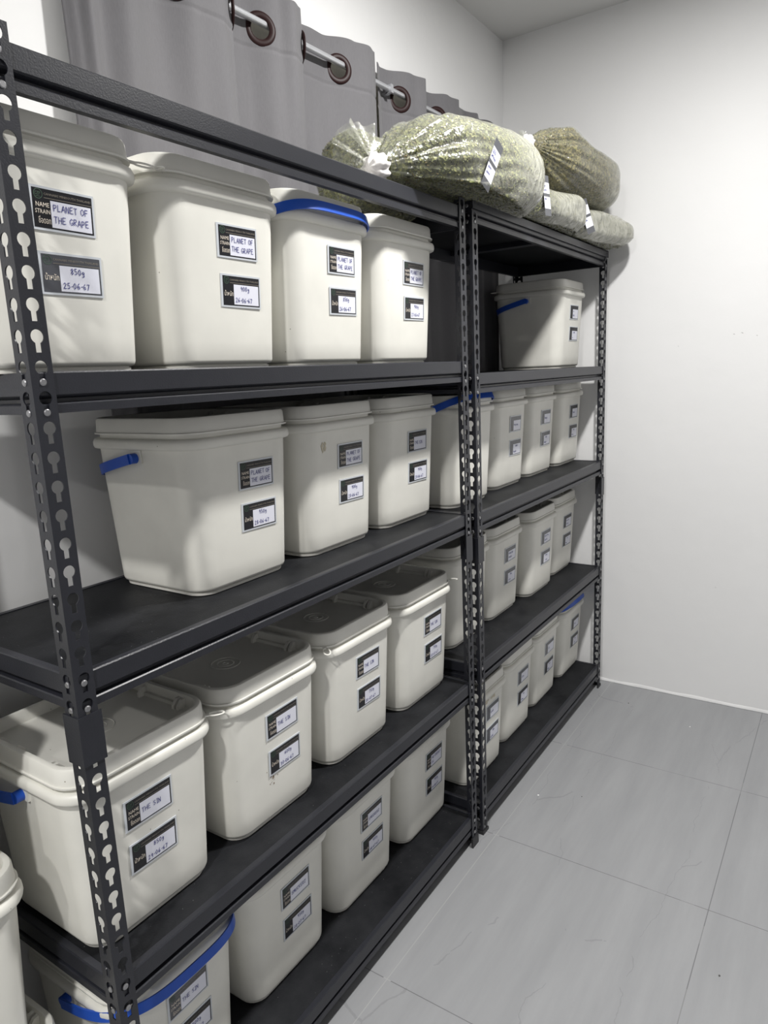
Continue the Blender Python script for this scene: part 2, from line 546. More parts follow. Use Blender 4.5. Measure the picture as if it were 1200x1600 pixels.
def lsleeve(name, z0, z1, g, t, sx, sy, mat, parent, w_=FL + 0.003):
    bm = bmesh.new()
    P = [(-g, -g), (w_, -g), (w_, -g + t), (-g + t, -g + t), (-g + t, w_), (-g, w_)]
    A = [bm.verts.new((sx * p, sy * q, z0)) for p, q in P]
    B = [bm.verts.new((sx * p, sy * q, z1)) for p, q in P]
    for i in range(6):
        bm.faces.new((A[i], A[(i + 1) % 6], B[(i + 1) % 6], B[i]))
    bm.faces.new(A[::-1]); bm.faces.new(B)
    return link(name, bm_mesh(name, bm), parent, [mat])


def rivet_bm(bm, c, axis, sgn, r=0.0046, h=0.0024):
    n = 14
    prev = None
    for rr_, d in ((r, 0), (r, h * 0.6), (r * 0.75, h), (0.0001, h)):
        ring = []
        for i in range(n):
            a = 2 * pi * i / n
            if axis == 'y':
                ring.append(bm.verts.new((c[0] + rr_ * cos(a), c[1] + sgn * d, c[2] + rr_ * sin(a))))
            else:
                ring.append(bm.verts.new((c[0] + sgn * d, c[1] + rr_ * cos(a), c[2] + rr_ * sin(a))))
        if prev:
            for i in range(n):
                bm.faces.new((prev[i], prev[(i + 1) % n], ring[(i + 1) % n], ring[i]))
        prev = ring


POSTS = {}


def beam_poly(lo, s):
    # profile (offset from the post's inner face, z): band, recessed groove, lower band
    P = [(0.013, 0.0), (0.0025, 0.0), (0.0008, -0.002), (0.0008, -0.029), (0.0035, -0.031), (0.011, -0.034), (0.011, -0.0385),
         (0.0034, -0.0398), (0.0016, -0.0414), (0.0015, -0.0525), (0.013, -0.0525)]
    return [(lo + s * (p + TH), q) for p, q in P]


def make_rack(x0, x1, y0, levels, label, boards, cap=False):
    R = empty('metal_shelving_rack', (x0, y0, 0), label, 'shelving rack', 'boltless black shelving racks')
    W = x1 - x0
    zp_off = -0.020 if cap else 0.0
    for px, sx in ((0, 1), (W, -1)):
        for py, sy in ((0, 1), (D, -1)):
            if (sx, sy) not in POSTS:
                me = post_mesh(sx, sy)
                me.materials.append(MT['metal'])
                POSTS[(sx, sy)] = me
            p = bpy.data.objects.new('post', POSTS[(sx, sy)])
            COL.objects.link(p)
            p.parent = R
            p.location = (px, py, zp_off)
            lsleeve('splice_sleeve', 0.870, 0.943, 0.0022, 0.0022, sx, sy, 'metal', p, FL + 0.0035)
            lsleeve('foot_cap', -zp_off, 0.03, 0.003, 0.006, sx, sy, 'foot', p, FL + 0.003)
    for k, z in enumerate(levels):
        for (lo, s) in ((0, 1), (D, -1)):
            poly = [(a, z + b) for a, b in beam_poly(lo, s)]
            b = prism('long_beam', poly, 'x', 0.003, W - 0.003, 'metal', R)
            for cx in (FL / 2, W - FL / 2):
                for dz in (-0.013, -0.013 - PITCH):
                    if s > 0:
                        bm = bmesh.new()
                        rivet_bm(bm, (cx, lo + s * 0.0009, z + dz), 'y', -s)
                        link('rivet', bm_mesh('rivet', bm), b, ['rivet'], True, 40)
        for (lo, s) in ((0, 1), (W, -1)):
            poly = [(a, z + b) for a, b in beam_poly(lo, s)]
            b = prism('side_beam', poly, 'y', 0.016, D - 0.016, 'metal', R)
            if s > 0:
                for dz in (-0.013, -0.013 - PITCH):
                    bm = bmesh.new()
                    rivet_bm(bm, (lo + s * 0.0009, FL / 2, z + dz), 'x', -s)
                    link('rivet', bm_mesh('rivet', bm), b, ['rivet'], True, 40)
        if boards[k]:
            bx0, bx1 = boards[k]
            box_obj('shelf_board', W * bx0 + 0.016, W * bx1 - 0.016, 0.016, D - 0.016, z - 0.016, z - 0.0015, 'board', R)
            # stiffening bar under the board
            if bx1 - bx0 > 0.5:
                box_obj('stiffener_bar', W * 0.5 - 0.018, W * 0.5 + 0.018, 0.016, D - 0.016, z - 0.032, z - 0.0165, 'metal', R)
    if cap:
        z = levels[0]
        bm = bmesh.new()
        add_box(bm, -0.002, W + 0.002, -0.0035, -0.0005, z - 0.0205, z + 0.003)
        add_box(bm, -0.002, W + 0.002, -0.0035, 0.016, z + 0.0005, z + 0.003)
        link('top_edge_strip', bm_mesh('top_edge_strip', bm), R, ['metal'])
        bm = bmesh.new()
        for cx in (0.012, 0.032, W - 0.024, W - 0.006):
            add_box(bm, cx - 0.0028, cx + 0.0028, -0.0040, -0.0034, z - 0.010, z - 0.004)
        link('strip_slot', bm_mesh('strip_slot', bm), R, ['foot'])
    return R


make_rack(0, X1, 0.0, LA, 'nearer dark grey steel rack, the one with the open top frame',
          [None, (0, 1), (0, 1), (0, 1), (0, 1)])
LBb = list(LB)
make_rack(X2, X3, 0.0, LBb, 'farther dark grey steel rack standing against the right-hand wall',
          [(0, 1)] * 5, cap=True)

# ------------------------------------------------------------------ lettering
STROKES = {
    'A': [[(0, 0), (.32, 1), (.62, 0)], [(.12, .38), (.5, .38)]],
    'C': [[(.58, .82), (.35, 1), (.08, .7), (.05, .3), (.3, 0), (.58, .15)]],
    'D': [[(.05, 0), (.06, 1), (.4, .88), (.55, .5), (.4, .1), (.05, 0)]],
    'E': [[(.55, 1), (.06, 1), (.04, 0), (.55, 0)], [(.05, .5), (.45, .52)]],
    'F': [[(.55, 1), (.06, 1), (.04, 0)], [(.05, .5), (.45, .52)]],
    'G': [[(.58, .85), (.35, 1), (.08, .7), (.05, .3), (.3, 0), (.56, .12), (.58, .42), (.34, .42)]],
    'H': [[(.05, 1), (.05, 0)], [(.55, 1), (.55, 0)], [(.05, .5), (.55, .5)]],
    'I': [[(.1, 1), (.42, 1)], [(.26, 1), (.26, 0)], [(.1, 0), (.42, 0)]],
    'K': [[(.05, 1), (.05, 0)], [(.52, 1), (.06, .45), (.55, 0)]],
    'L': [[(.06, 1), (.05, 0), (.5, .02)]],
    'M': [[(.02, 0), (.1, 1), (.32, .35), (.55, 1), (.64, 0)]],
    'N': [[(.05, 0), (.07, 1), (.52, 0), (.55, 1)]],
    'O': [[(.3, 1), (.06, .75), (.05, .25), (.3, 0), (.56, .25), (.56, .75), (.3, 1)]],
    'P': [[(.05, 0), (.06, 1), (.45, .95), (.52, .72), (.4, .5), (.06, .45)]],
    'Q': [[(.3, 1), (.06, .75), (.05, .25), (.3, 0), (.56, .25), (.56, .75), (.3, 1)], [(.35, .3), (.62, -.05)]],
    'R': [[(.05, 0), (.06, 1), (.45, .95), (.52, .75), (.4, .52), (.06, .47), (.55, 0)]],
    'S': [[(.52, .88), (.3, 1), (.08, .8), (.15, .58), (.45, .42), (.52, .2), (.3, 0), (.06, .12)]],
    'T': [[(.0, 1), (.6, 1)], [(.3, 1), (.3, 0)]],
    'U': [[(.05, 1), (.06, .2), (.28, 0), (.5, .2), (.53, 1)]],
    'Y': [[(.03, 1), (.28, .5), (.55, 1)], [(.28, .5), (.26, 0)]],
    'Z': [[(.06, 1), (.54, 1), (.05, 0), (.56, 0)]],
    '0': [[(.28, 1), (.07, .7), (.07, .28), (.28, 0), (.5, .28), (.5, .7), (.28, 1)]],
    '1': [[(.12, .75), (.3, 1), (.28, 0)]],
    '2': [[(.06, .8), (.28, 1), (.5, .78), (.3, .4), (.05, 0), (.54, .03)]],
    '3': [[(.06, .9), (.4, 1), (.45, .7), (.2, .55), (.5, .35), (.4, .03), (.05, .08)]],
    '5': [[(.5, 1), (.12, 1), (.1, .58), (.42, .55), (.5, .25), (.3, 0), (.05, .1)]],
    '6': [[(.42, 1), (.12, .6), (.07, .2), (.3, 0), (.5, .2), (.4, .48), (.1, .35)]],
    '7': [[(.05, 1), (.52, 1), (.22, 0)]],
    '8': [[(.3, .52), (.08, .78), (.28, 1), (.48, .78), (.3, .52), (.05, .25), (.28, 0), (.52, .25), (.3, .52)]],
    '9': [[(.48, .8), (.28, 1), (.08, .75), (.25, .5), (.47, .62), (.48, .8), (.42, 0)]],
    'g': [[(.45, .5), (.22, .6), (.08, .35), (.25, .15), (.45, .35), (.45, .5), (.42, -.2), (.2, -.35), (.06, -.2)]],
    '-': [[(.1, .45), (.4, .47)]],
    '.': [[(.2, .0), (.24, .08)]],
}


def write(V, F, text, x, z, h, y, wd, seed=0, slant=0.0):
    """hand-lettered strokes as thin ribbons in the x-z plane"""
    rnd = random.Random(seed * 31 + len(text))
    for ch in text:
        if ch == ' ':
            x += h * 0.55
            continue
        if ch == '~':   # an unreadable pen squiggle
            st = [[(0.0, rnd.uniform(.2, .8)), (.15, rnd.uniform(.5, 1)), (.3, rnd.uniform(0, .4)), (.45, rnd.uniform(.5, 1)), (.6, rnd.uniform(0, .5))]]
        else:
            st = STROKES[ch]
        jz = rnd.uniform(-.06, .06) * h
        for s in st:
            P = [(x + (a + slant * b) * h + rnd.uniform(-.02, .02) * h, z + b * h + jz + rnd.uniform(-.02, .02) * h) for a, b in s]
            for a, b in zip(P[:-1], P[1:]):
                dx, dz = b[0] - a[0], b[1] - a[1]
                n = math.hypot(dx, dz) or 1
                ux, uz = dx / n * wd * .7, dz / n * wd * .7
                nx, nz = -dz / n * wd, dx / n * wd
                b0 = len(V)
                V.extend([(a[0] - ux + nx, y, a[1] - uz + nz), (a[0] - ux - nx, y, a[1] - uz - nz),
                          (b[0] + ux - nx, y, b[1] + uz - nz), (b[0] + ux + nx, y, b[1] + uz + nz)])
                F.append((b0, b0 + 1, b0 + 2, b0 + 3))
        x += h * (0.76 if ch not in '.-I~' else (0.62 if ch == '~' else 0.5))
    return x


_tc = {}


def text_poly(s):
    """typeset text -> (verts, faces) normalised to height 1 width w"""
    if s in _tc:
        return _tc[s]
    c = bpy.data.curves.new('t', 'FONT')
    c.body = s
    c.resolution_u = 1
    o = bpy.data.objects.new('t', c)
    COL.objects.link(o)
    bpy.context.view_layer.update()
    dg = bpy.context.evaluated_depsgraph_get()
    me = bpy.data.meshes.new_from_object(o.evaluated_get(dg))
    V = [tuple(v.co) for v in me.vertices]
    F = [tuple(p.vertices) for p in me.polygons]
    bpy.data.objects.remove(o, do_unlink=True)
    bpy.data.meshes.remove(me)
    if V:
        x0 = min(v[0] for v in V); x1 = max(v[0] for v in V)
        y0 = min(v[1] for v in V); y1 = max(v[1] for v in V)
        V = [((v[0] - x0) / (x1 - x0), (v[1] - y0) / (y1 - y0)) for v in V]
    _tc[s] = (V, F)
    return _tc[s]


def put_text(V, F, MI, s, x0, x1, z0, z1, y, mi):
    tv, tf = text_poly(s)
    b = len(V)
    V.extend([(x0 + u * (x1 - x0), y, z0 + v * (z1 - z0)) for u, v in tv])
    for f in tf:
        F.append(tuple(b + i for i in f)); MI.append(mi)


def quad(V, F, MI, x0, x1, z0, z1, y, mi):
    b = len(V)
    V.extend([(x0, y, z0), (x1, y, z0), (x1, y, z1), (x0, y, z1)])
    F.append((b, b + 1, b + 2, b + 3)); MI.append(mi)


CARD = {}


def card_mesh(kind, tone, detail):
    key = (kind, tone, detail)
    if key in CARD:
        return CARD[key]
    V, F, MI = [], [], []
    w2, h2 = 0.0430, 0.0240
    # laminated pouch as a thin slab
    t = 0.0006
    b = len(V)
    for y in (0.0006, -t):
        V.extend([(-w2 - .004, y, -h2 - .003), (w2 + .003, y, -h2 - .003), (w2 + .003, y, h2 + .003), (-w2 - .004, y, h2 + .003)])
    F += [(4, 5, 6, 7), (0, 3, 2, 1), (0, 1, 5, 4), (1, 2, 6, 5), (2, 3, 7, 6), (3, 0, 4, 7)]
    MI += [0] * 6
    quad(V, F, MI, -w2, w2, -h2, h2, -t - .0002, 1)
    quad(V, F, MI, -w2 + .0245, w2 - .0025, -h2 + .0020, h2 - .0132, -t - .0004, 2)
    yy = -t - .0006
    if detail:
        put_text(V, F, MI, 'CANNABIS MINISOUTH THAILAND', -w2 + .016, w2 - .002, h2 - .0074, h2 - .0046, yy, 4)
        quad(V, F, MI, -w2 + .016, w2 - .001, h2 - .0112, h2 - .0106, yy, 4)
        # round emblem: two circles and strokes
        cx, cz = -w2 + .0082, h2 - .0070
        for r in (.0062,):
            n = 22
            b = len(V)
            for i in range(n):
                a = 2 * pi * i / n
                V.append((cx + r * cos(a), yy, cz + r * sin(a)))
                V.append((cx + (r - .0008) * cos(a), yy, cz + (r - .0008) * sin(a)))
            for i in range(n):
                j = (i + 1) % n
                F.append((b + 2 * i, b + 2 * i + 1, b + 2 * j + 1, b + 2 * j)); MI.append(5)
        v2, f2 = [], []
        write(v2, f2, 'CZP', cx - .0044, cz - .0012, .0036, yy, .00028, 3)
        b = len(V)
        V.extend(v2)
        for f in f2:
            F.append(tuple(b + i for i in f)); MI.append(5)
        quad(V, F, MI, cx - .003, cx + .003, cz - .0034, cz - .0028, yy, 5)
        if kind == 'name':
            put_text(V, F, MI, 'NAME', -w2 + .004, -w2 + .0225, h2 - .0222, h2 - .0168, yy, 3)
            put_text(V, F, MI, 'STRAIN', -w2 + .0025, -w2 + .0230, h2 - .0305, h2 - .0252, yy, 3)
            put_text(V, F, MI, 'ชื่อดอก', -w2 + .006, -w2 + .0230, h2 - .0425, h2 - .0335, yy, 3)
        else:
            put_text(V, F, MI, 'น้ำหนัก', -w2 + .003, -w2 + .0225, h2 - .0325, h2 - .0235, yy, 3)
    me = mesh_from(kind + '_label', V, F, MI)
    for q in ('sleeve', tone, 'white', 'print', 'dim', 'green'):
        me.materials.append(MT[q])
    CARD[key] = me
    return me


# ------------------------------------------------------------------ buckets
def rr(hx, hy, r, n=7):
    pts = []
    for cx, cy, a0 in ((hx - r, hy - r, 0), (-hx + r, hy - r, pi / 2), (-hx + r, -hy + r, pi), (hx - r, -hy + r, 1.5 * pi)):
        for i in range(n + 1):
            a = a0 + pi / 2 * i / n
            pts.append((cx + r * cos(a), cy + r * sin(a)))
    return pts


def loft(rings, cap0=True, cap1=True, n=7):
    V, F = [], []
    m = 4 * (n + 1)
    for z, hx, hy, r in rings:
        V.extend([(x, y, z) for x, y in rr(hx, hy, r, n)])
    for k in range(len(rings) - 1):
        for i in range(m):
            j = (i + 1) % m
            F.append((k * m + i, k * m + j, (k + 1) * m + j, (k + 1) * m + i))
    if cap0:
        F.append(tuple(range(m))[::-1])
    if cap1:
        b = (len(rings) - 1) * m
        F.append(tuple(b + i for i in range(m)))
    return V, F


def body_rings():
    R = [(0.0, .1155, .1175, .037), (0.0050, .1165, .1185, .038), (0.0054, .1140, .1160, .036), (0.0066, .1140, .1160, .036), (0.0072, .1175, .1195, .038), (0.0095, .1210, .1230, .040), (0.014, .1225, .1245, .041)]
    for i in range(1, 9):
        t = i / 8
        e = 0.0125 * t
        R.append((0.014 + 0.248 * t, .1225 + e, .1245 + e, .041 + .006 * t))
    # rolled carrying flange, neck
    a, b_ = .135, .137
    R[-1] = (0.2665, a - .0001, b_ - .0001, .047)
    R += [(0.2675, a + .0065, b_ + .0065, .052), (0.2690, a + .0090, b_ + .0090, .053), (0.2730, a + .0100, b_ + .0100, .053),
          (0.2795, a + .0098, b_ + .0098, .053), (0.2845, a + .0078, b_ + .0078, .052), (0.2864, a + .0040, b_ + .0040, .050),
          (0.2868, a - .0015, b_ - .0015, .047), (0.2985, a - .0015, b_ - .0015, .047)]
    return R


V_, F_ = loft(body_rings())
BODY = mesh_from('bucket_body', V_, F_)
BODY.materials.append(MT['bucket'])
BODY.polygons.foreach_set('use_smooth', [True] * len(BODY.polygons))
BODY.set_sharp_from_angle(angle=radians(50))


def lid_mesh():
    a, b_ = .1375, .1395
    R = [(0.2935, a - .001, b_ - .001, .048), (0.2937, a + .0034, b_ + .0034, .050), (0.2965, a + .0036, b_ + .0036, .050), (0.2972, a + .0008, b_ + .0008, .049),
         (0.3000, a + .0003, b_ + .0003, .048), (0.3185, a - .0008, b_ - .0008, .047), (0.3225, a - .0028, b_ - .0028, .046), (0.3238, a - .006, b_ - .006, .044),
         (0.3233, a - .0105, b_ - .0105, .040), (0.3213, a - .0118, b_ - .0118, .039), (0.3020, a - .0130, b_ - .0130, .038), (0.3010, a - .0160, b_ - .0160, .036)]
    V, F = loft(R)
    bm = bmesh.new()
    vs = [bm.verts.new(v) for v in V]
    for f in F:
        bm.faces.new([vs[i] for i in f])
    # gusset blocks on the inner walls
    for s in (-1, 1):
        for y in (-.078, -.066, .030, .078):
            x = s * (a - .0125)
            pts = [(x, .3010), (x, .3185), (x - s * .008, .3180), (x - s * .017, .3080), (x - s * .017, .3010)]
            A = [bm.verts.new((p, y - .0032, q)) for p, q in pts]
            B = [bm.verts.new((p, y + .0032, q)) for p, q in pts]
            for i in range(5):
                bm.faces.new((A[i], A[(i + 1) % 5], B[(i + 1) % 5], B[i]))
            bm.faces.new(A); bm.faces.new(B[::-1])
        # ledge running along the wall between the gussets
        x = s * (a - .0135)
        add_box(bm, min(x, x - s * .006), max(x, x - s * .006), -.064, .028, .3010, .3075)
    # embossed rings
    for r in (.029, .0165, .005):
        n = 30
        for (ra, za), (rb, zb) in (((r - .0014, .3009), (r - .0005, .3024)), ((r - .0005, .3024), (r + .0005, .3024)), ((r + .0005, .3024), (r + .0014, .3009))):
            A = [bm.verts.new((ra * cos(2 * pi * i / n), ra * sin(2 * pi * i / n), za)) for i in range(n)]
            B = [bm.verts.new((rb * cos(2 * pi * i / n), rb * sin(2 * pi * i / n), zb)) for i in range(n)]
            for i in range(n):
                j = (i + 1) % n
                bm.faces.new((A[i], A[j], B[j], B[i]))
    me = bm_mesh('lid', bm)
    me.materials.append(MT['lid'])
    me.polygons.foreach_set('use_smooth', [True] * len(me.polygons))
    me.set_sharp_from_angle(angle=radians(35))
    return me


LID = lid_mesh()


def tab_mesh():
    """flat oval pull ring, attached at the origin and reaching to +x"""
    V, F = [], []
    n, m = 28, 6
    for i in range(n):
        a = 2 * pi * i / n
        cx, cy = .019 + .0145 * cos(a), .0075 * sin(a)
        nx, ny = cos(a) * .0075, sin(a) * .0145
        l = math.hypot(nx, ny); nx /= l; ny /= l
        for k in range(m):
            b = 2 * pi * k / m
            V.append((cx + nx * .0018 * cos(b), cy + ny * .0018 * cos(b), .0014 * sin(b)))
    for i in range(n):
        for k in range(m):
            i2, k2 = (i + 1) % n, (k + 1) % m
            F.append((i * m + k, i2 * m + k, i2 * m + k2, i * m + k2))
    b = len(V)
    V += [(x, y, z) for x in (-.004, .006) for y in (-.004, .004) for z in (-.0012, .0012)]
    for f in ((0, 1, 3, 2), (4, 6, 7, 5), (0, 4, 5, 1), (2, 3, 7, 6), (0, 2, 6, 4), (1, 5, 7, 3)):
        F.append(tuple(b + i for i in f))
    me = mesh_from('pull_tab', V, F)
    me.materials.append(MT['lid'])
    me.polygons.foreach_set('use_smooth', [True] * len(me.polygons))
    me.set_sharp_from_angle(angle=radians(50))
    return me


TAB = tab_mesh()
TABPOS = {'FR': (.128, -.128, .2955, -0.35), 'FL': (-.128, -.128, .2955, pi + .9), 'BL': (-.132, .128, .2955, pi), 'R': (.138, -.09, .2955, 0.0)}


def handle_mesh(direction, ang, reach, pw, drop=0.0):
    """strap swung to the front (-1) or back (+1) about the side pivots"""
    a = .1520
    px = []
    N = 44
    for i in range(N + 1):
        t = pi * i / N
        c, s = cos(t), sin(t)
        X = -a * (1 if c > 0 else -1) * abs(c) ** pw
        T = reach * abs(s) ** pw
        px.append((X, T))
    V, F = [], []
    d = Vector((0, direction * cos(ang), sin(ang)))
    nrm = Vector((0, -direction * sin(ang), cos(ang)))   # strap width runs along this
    P = []
    for X, T in px:
        p = Vector((X, 0, .252)) + d * T - Vector((0, 0, 1)) * drop * sin(pi * min(1, T / reach) / 2)
        P.append(p)
    for i, p in enumerate(P):
        q0 = P[max(0, i - 1)]; q1 = P[min(N, i + 1)]
        tg = (q1 - q0).normalized()
        wv = (nrm - tg * nrm.dot(tg)).normalized()
        ov = tg.cross(wv).normalized()
        hw = .0092
        for (u, v) in ((-1, -1), (1, -1), (1, 1), (-1, 1)):
            V.append(p + wv * hw * u + ov * .0016 * v)
    for i in range(N):
        for k in range(4):
            k2 = (k + 1) % 4
            F.append((i * 4 + k, i * 4 + k2, (i + 1) * 4 + k2, (i + 1) * 4 + k))
    F.append((0, 3, 2, 1)); F.append((N * 4, N * 4 + 1, N * 4 + 2, N * 4 + 3))
    # round ends on the pivots
    for s in (-1, 1):
        b = len(V)
        n = 16
        for x in (.1345, .151):
            for i in range(n):
                V.append((s * x, .0095 * cos(2 * pi * i / n), .252 + .0095 * sin(2 * pi * i / n)))
        for i in range(n):
            j = (i + 1) % n
            F.append((b + i, b + j, b + n + j, b + n + i))
        F.append(tuple(b + n + i for i in range(n))); F.append(tuple(b + i for i in range(n))[::-1])
    bm = bmesh.new()
    vs = [bm.verts.new(v) for v in V]
    for f in F:
        bm.faces.new([vs[i] for i in f])
    me = bm_mesh('handle', bm)
    me.materials.append(MT['blue'])
    me.polygons.foreach_set('use_smooth', [True] * len(me.polygons))
    me.set_sharp_from_angle(angle=radians(40))
    return me


HANDLES = {'back': handle_mesh(1, radians(-13), .150, .55), 'rim': handle_mesh(-1, radians(15.5), .166, .50),
           'droop': handle_mesh(-1, radians(11), .176, .62), 'up': handle_mesh(-1, radians(23), .168, .55)}


def pivot_mesh():
    bm = bmesh.new()
    add_box(bm, -.005, .005, -.016, .016, .243, .2665)
    return bm_mesh('handle_lug', bm)


LUG = pivot_mesh()
LUG.materials.append(MT['bucket'])


def add_part(name, me, parent, loc=(0, 0, 0), rot=(0, 0, 0)):
    o = bpy.data.objects.new(name, me)
    COL.objects.link(o)
    o.parent = parent
    o.location = loc
    o.rotation_euler = rot
    return o


LEAN = math.atan2(0.0125, 0.248)


def bucket(x, y, z, label, group, name1, name2, rz=0.0, tab=None, handle=None, lx=0.022, tones=('black', 'black'), detail=True, seed=0, dlx=0.0, dz=0.0, labels=True):
    """x,y: centre; y given as the front face's foot"""
    B = empty('storage_bucket', (x, y + .1225, z), label, 'bucket', group, rz)
    add_part('bucket_body', BODY, B)
    L_ = add_part('lid', LID, B)
    if tab:
        tx, ty, tz, ta = TABPOS[tab]
        add_part('pull_tab', TAB, L_, (tx, ty, tz), (0, 0.12, ta))
    if handle:
        h = add_part('handle', HANDLES[handle], B)
        h['label'] = 'blue plastic carrying handle'
        add_part('handle_lug', LUG, B, (-.133, 0, 0))
        add_part('handle_lug', LUG, B, (.133, 0, 0))
    if labels:
        rnd = random.Random(seed + 5)
        for kind, lines, zc, tone, off in (('name', name1, .2075, tones[0], 0.0), ('weight', name2, .128, tones[1], .004)):
            zc = zc + dz
            tt = (zc - .014) / .248
            yf = -(.1245 + .0125 * tt) - .0010
            o = add_part(kind + '_label', card_mesh(kind, tone, detail), B, (lx + off + dlx, yf, zc), (LEAN, rnd.uniform(-.012, .012), rnd.uniform(-.01, .01)))
            V, F = [], []
            x0 = -.0430 + .0245
            wid = .0615
            if lines:
                if len(lines) == 2:
                    rows = ((lines[0], -.0010 if kind == 'name' else .0010), (lines[1], -.0155 if kind == 'name' else -.0180))
                else:
                    rows = ((lines[0], -.008),)
                for s, zz in rows:
                    h = .0078 if kind == 'name' else .0072
                    if len(s) > 9: h = .0068
                    if kind == 'weight' and s is lines[0]:
                        xs = x0 + .016
                    else:
                        xs = x0 + .0035
                    write(V, F, s, xs, zz, h, -.0015, .00042, seed + len(s))
                me = mesh_from('handwriting', V, F)
                me.materials.append(MT['ink'])
                add_part('handwriting', me, o)
    return B


PG = ('PLANET OF', 'THE GRAPE')
g2 = 'buckets on the second shelf of the nearer rack'
z = LA[1]
bucket(.098, .060, z, 'ivory bucket behind the corner post, top row, labelled PLANET OF THE GRAPE 850g 25-06-67', g2, PG, ('850g', '25-06-67'), tab='FR', seed=1, lx=.006, tones=('black', 'grey'))
bucket(.405, .062, z, 'ivory bucket in the top row labelled PLANET OF THE GRAPE 900g 26-06-67', g2, PG, ('900g', '26-06-67'), tab='FL', seed=2, lx=.020)
b3 = bucket(.692, .064, z, 'ivory bucket in the top row with a blue handle across its rim', g2, PG, ('850g', '26-06-67'), handle='rim', seed=3, lx=.030)
bucket(.985, .066, z, 'ivory bucket right of the blue-handled one in the top row, labelled 900g 27-06-67', g2, PG, ('900g', '27-06-67'), seed=4, lx=.024)
g3 = 'buckets on the third shelf of the nearer rack'
z = LA[2]
bucket(.440, .101, z, 'ivory bucket with blue handle beside the empty stretch of the third shelf', g3, PG, ('950g', '28-06-67'), handle='back', seed=5, lx=.026)
b6 = bucket(.742, .102, z, 'ivory bucket on third shelf with a glue patch on its front and tan tape beside', g3, PG, ('900g', '28-06-67'), seed=6, lx=.026)
bucket(1.035, .103, z, 'ivory bucket labelled THE SIN 900g on the third shelf of the nearer rack', g3, ('THE SIN',), ('900g', '28-06-67'), seed=7, lx=.026)
g4 = 'buckets on the fourth shelf of the nearer rack'
z = LA[3]
bucket(.140, .068, z, 'ivory bucket behind the corner post labelled THE SIN 850g 29-06-67', g4, ('THE SIN',), ('850g', '29-06-67'), handle='back', tab='FR', seed=8, lx=-.010)
b9 = bucket(.438, .068, z, 'ivory bucket with a small brown stain on its front, labelled THE SIN 600g 30-06-67', g4, ('THE SIN',), ('600g', '30-06-67'), seed=9, lx=.012)
bucket(.739, .075, z, 'ivory bucket on fourth shelf, pull ring folded at its front left, labelled THE SIN 750g', g4, ('THE SIN',), ('750g', '01-07-67'), tab='FL', seed=10, lx=.018)
bucket(1.034, .073, z, 'ivory bucket at the right end of the nearer fourth shelf, pull ring sticking out', g4, ('THE SIN',), ('750g', '03-07-67'), tab='FR', seed=11, lx=.026)
g5 = 'buckets on the bottom shelf of the nearer rack'
z = LA[4]
bucket(.176, .095, z, 'ivory bucket on the bottom shelf with a bright blue handle hanging across its front', g5, ('THE SIN',), ('800g', '05-07-67'), handle='droop', seed=12, lx=.006, tones=('grey', 'black'))
bucket(.472, .100, z, 'ivory bucket on the bottom shelf labelled SMUCKERZ 950g, next to the blue-handled one', g5, ('SMUCKERZ',), ('950g', '08-07-67'), seed=13, lx=.012)
bucket(.763, .102, z, 'ivory bucket on the bottom shelf labelled SMUCKERZ 900g, third from the corner post', g5, ('SMUCKERZ',), ('900g', '08-07-67'), seed=14, lx=.014)
bucket(1.062, .100, z, 'ivory bucket labelled HQ CHERRY on the bottom shelf of the nearer rack', g5, ('HQ CHERRY', 'OG'), ('900g', '~~-~~-~~'), seed=15, lx=.026)

# farther rack
z = LB[1]
bucket(2.235, .095, z, 'ivory bucket standing alone on the second shelf of the farther rack', 'buckets in the farther rack', ('~~', '~~~'), ('~~~', '~~'), handle='back', tab='BL', seed=16, lx=.008, detail=False)
z = LB[2]
gf = 'buckets in the farther rack'
bucket(1.372, .090, z, 'ivory bucket half hidden behind the paired middle posts, blue handle over its rim', gf, None, None, handle='up', seed=17, labels=False)
bucket(1.690, .112, z, 'ivory bucket with two glare-greyed labels, just right of the middle posts on the third shelf', gf, ('~~~ ~~~',), ('~~~~', '~~~~~'), seed=18, lx=.024, tones=('grey', 'grey'), detail=False)
bucket(1.985, .118, z, 'ivory bucket with two glare-greyed labels, second from the right wall on the third shelf', gf, ('~~~~~',), ('~~~', '~~~~~'), seed=19, lx=.024, tones=('grey', 'grey'), detail=False)
bucket(2.288, .116, z, 'ivory bucket with two black labels nearest the right wall on the third shelf', gf, ('~~~~~',), ('~~~', '~~~~'), seed=20, lx=.022, detail=False)
z = LB[3]
bucket(1.395, .125, z, 'ivory bucket behind the middle posts on the fourth shelf, no label showing', gf, None, None, seed=21, labels=False)
bucket(1.672, .128, z, 'ivory bucket with two glare-greyed labels just right of the middle posts on the fourth shelf', gf, ('~~~~ ~~', '~~~~~'), ('~~~', '~~~~'), seed=22, lx=.026, tones=('grey', 'grey'), detail=False)
bucket(1.966, .108, z, 'ivory bucket with two glare-greyed labels, second from the right wall on the fourth shelf', gf, ('~~~~ ~~~', '~~~~~'), ('~~~~', '~~~~'), seed=23, lx=.018, tones=('grey', 'grey'), detail=False)
bucket(2.260, .128, z, 'ivory bucket with two black labels nearest the right wall on the fourth shelf', gf, ('~~~ ~~', '~~~~~'), ('~~', '~~~'), seed=24, lx=.020, detail=False)
z = LB[4]
b25 = bucket(1.395, .072, z, 'ivory bucket behind the middle posts on the bottom shelf, yellowed tape under its rim', gf, ('~~~~',), ('~~~', '~~~~'), seed=25, lx=.026, tones=('grey', 'grey'), detail=False)
bucket(1.685, .088, z, 'ivory bucket right of the yellow-taped one on the bottom shelf', gf, ('~~~~',), ('~~~', '~~~~'), seed=26, lx=.026, tones=('grey', 'black'), detail=False)
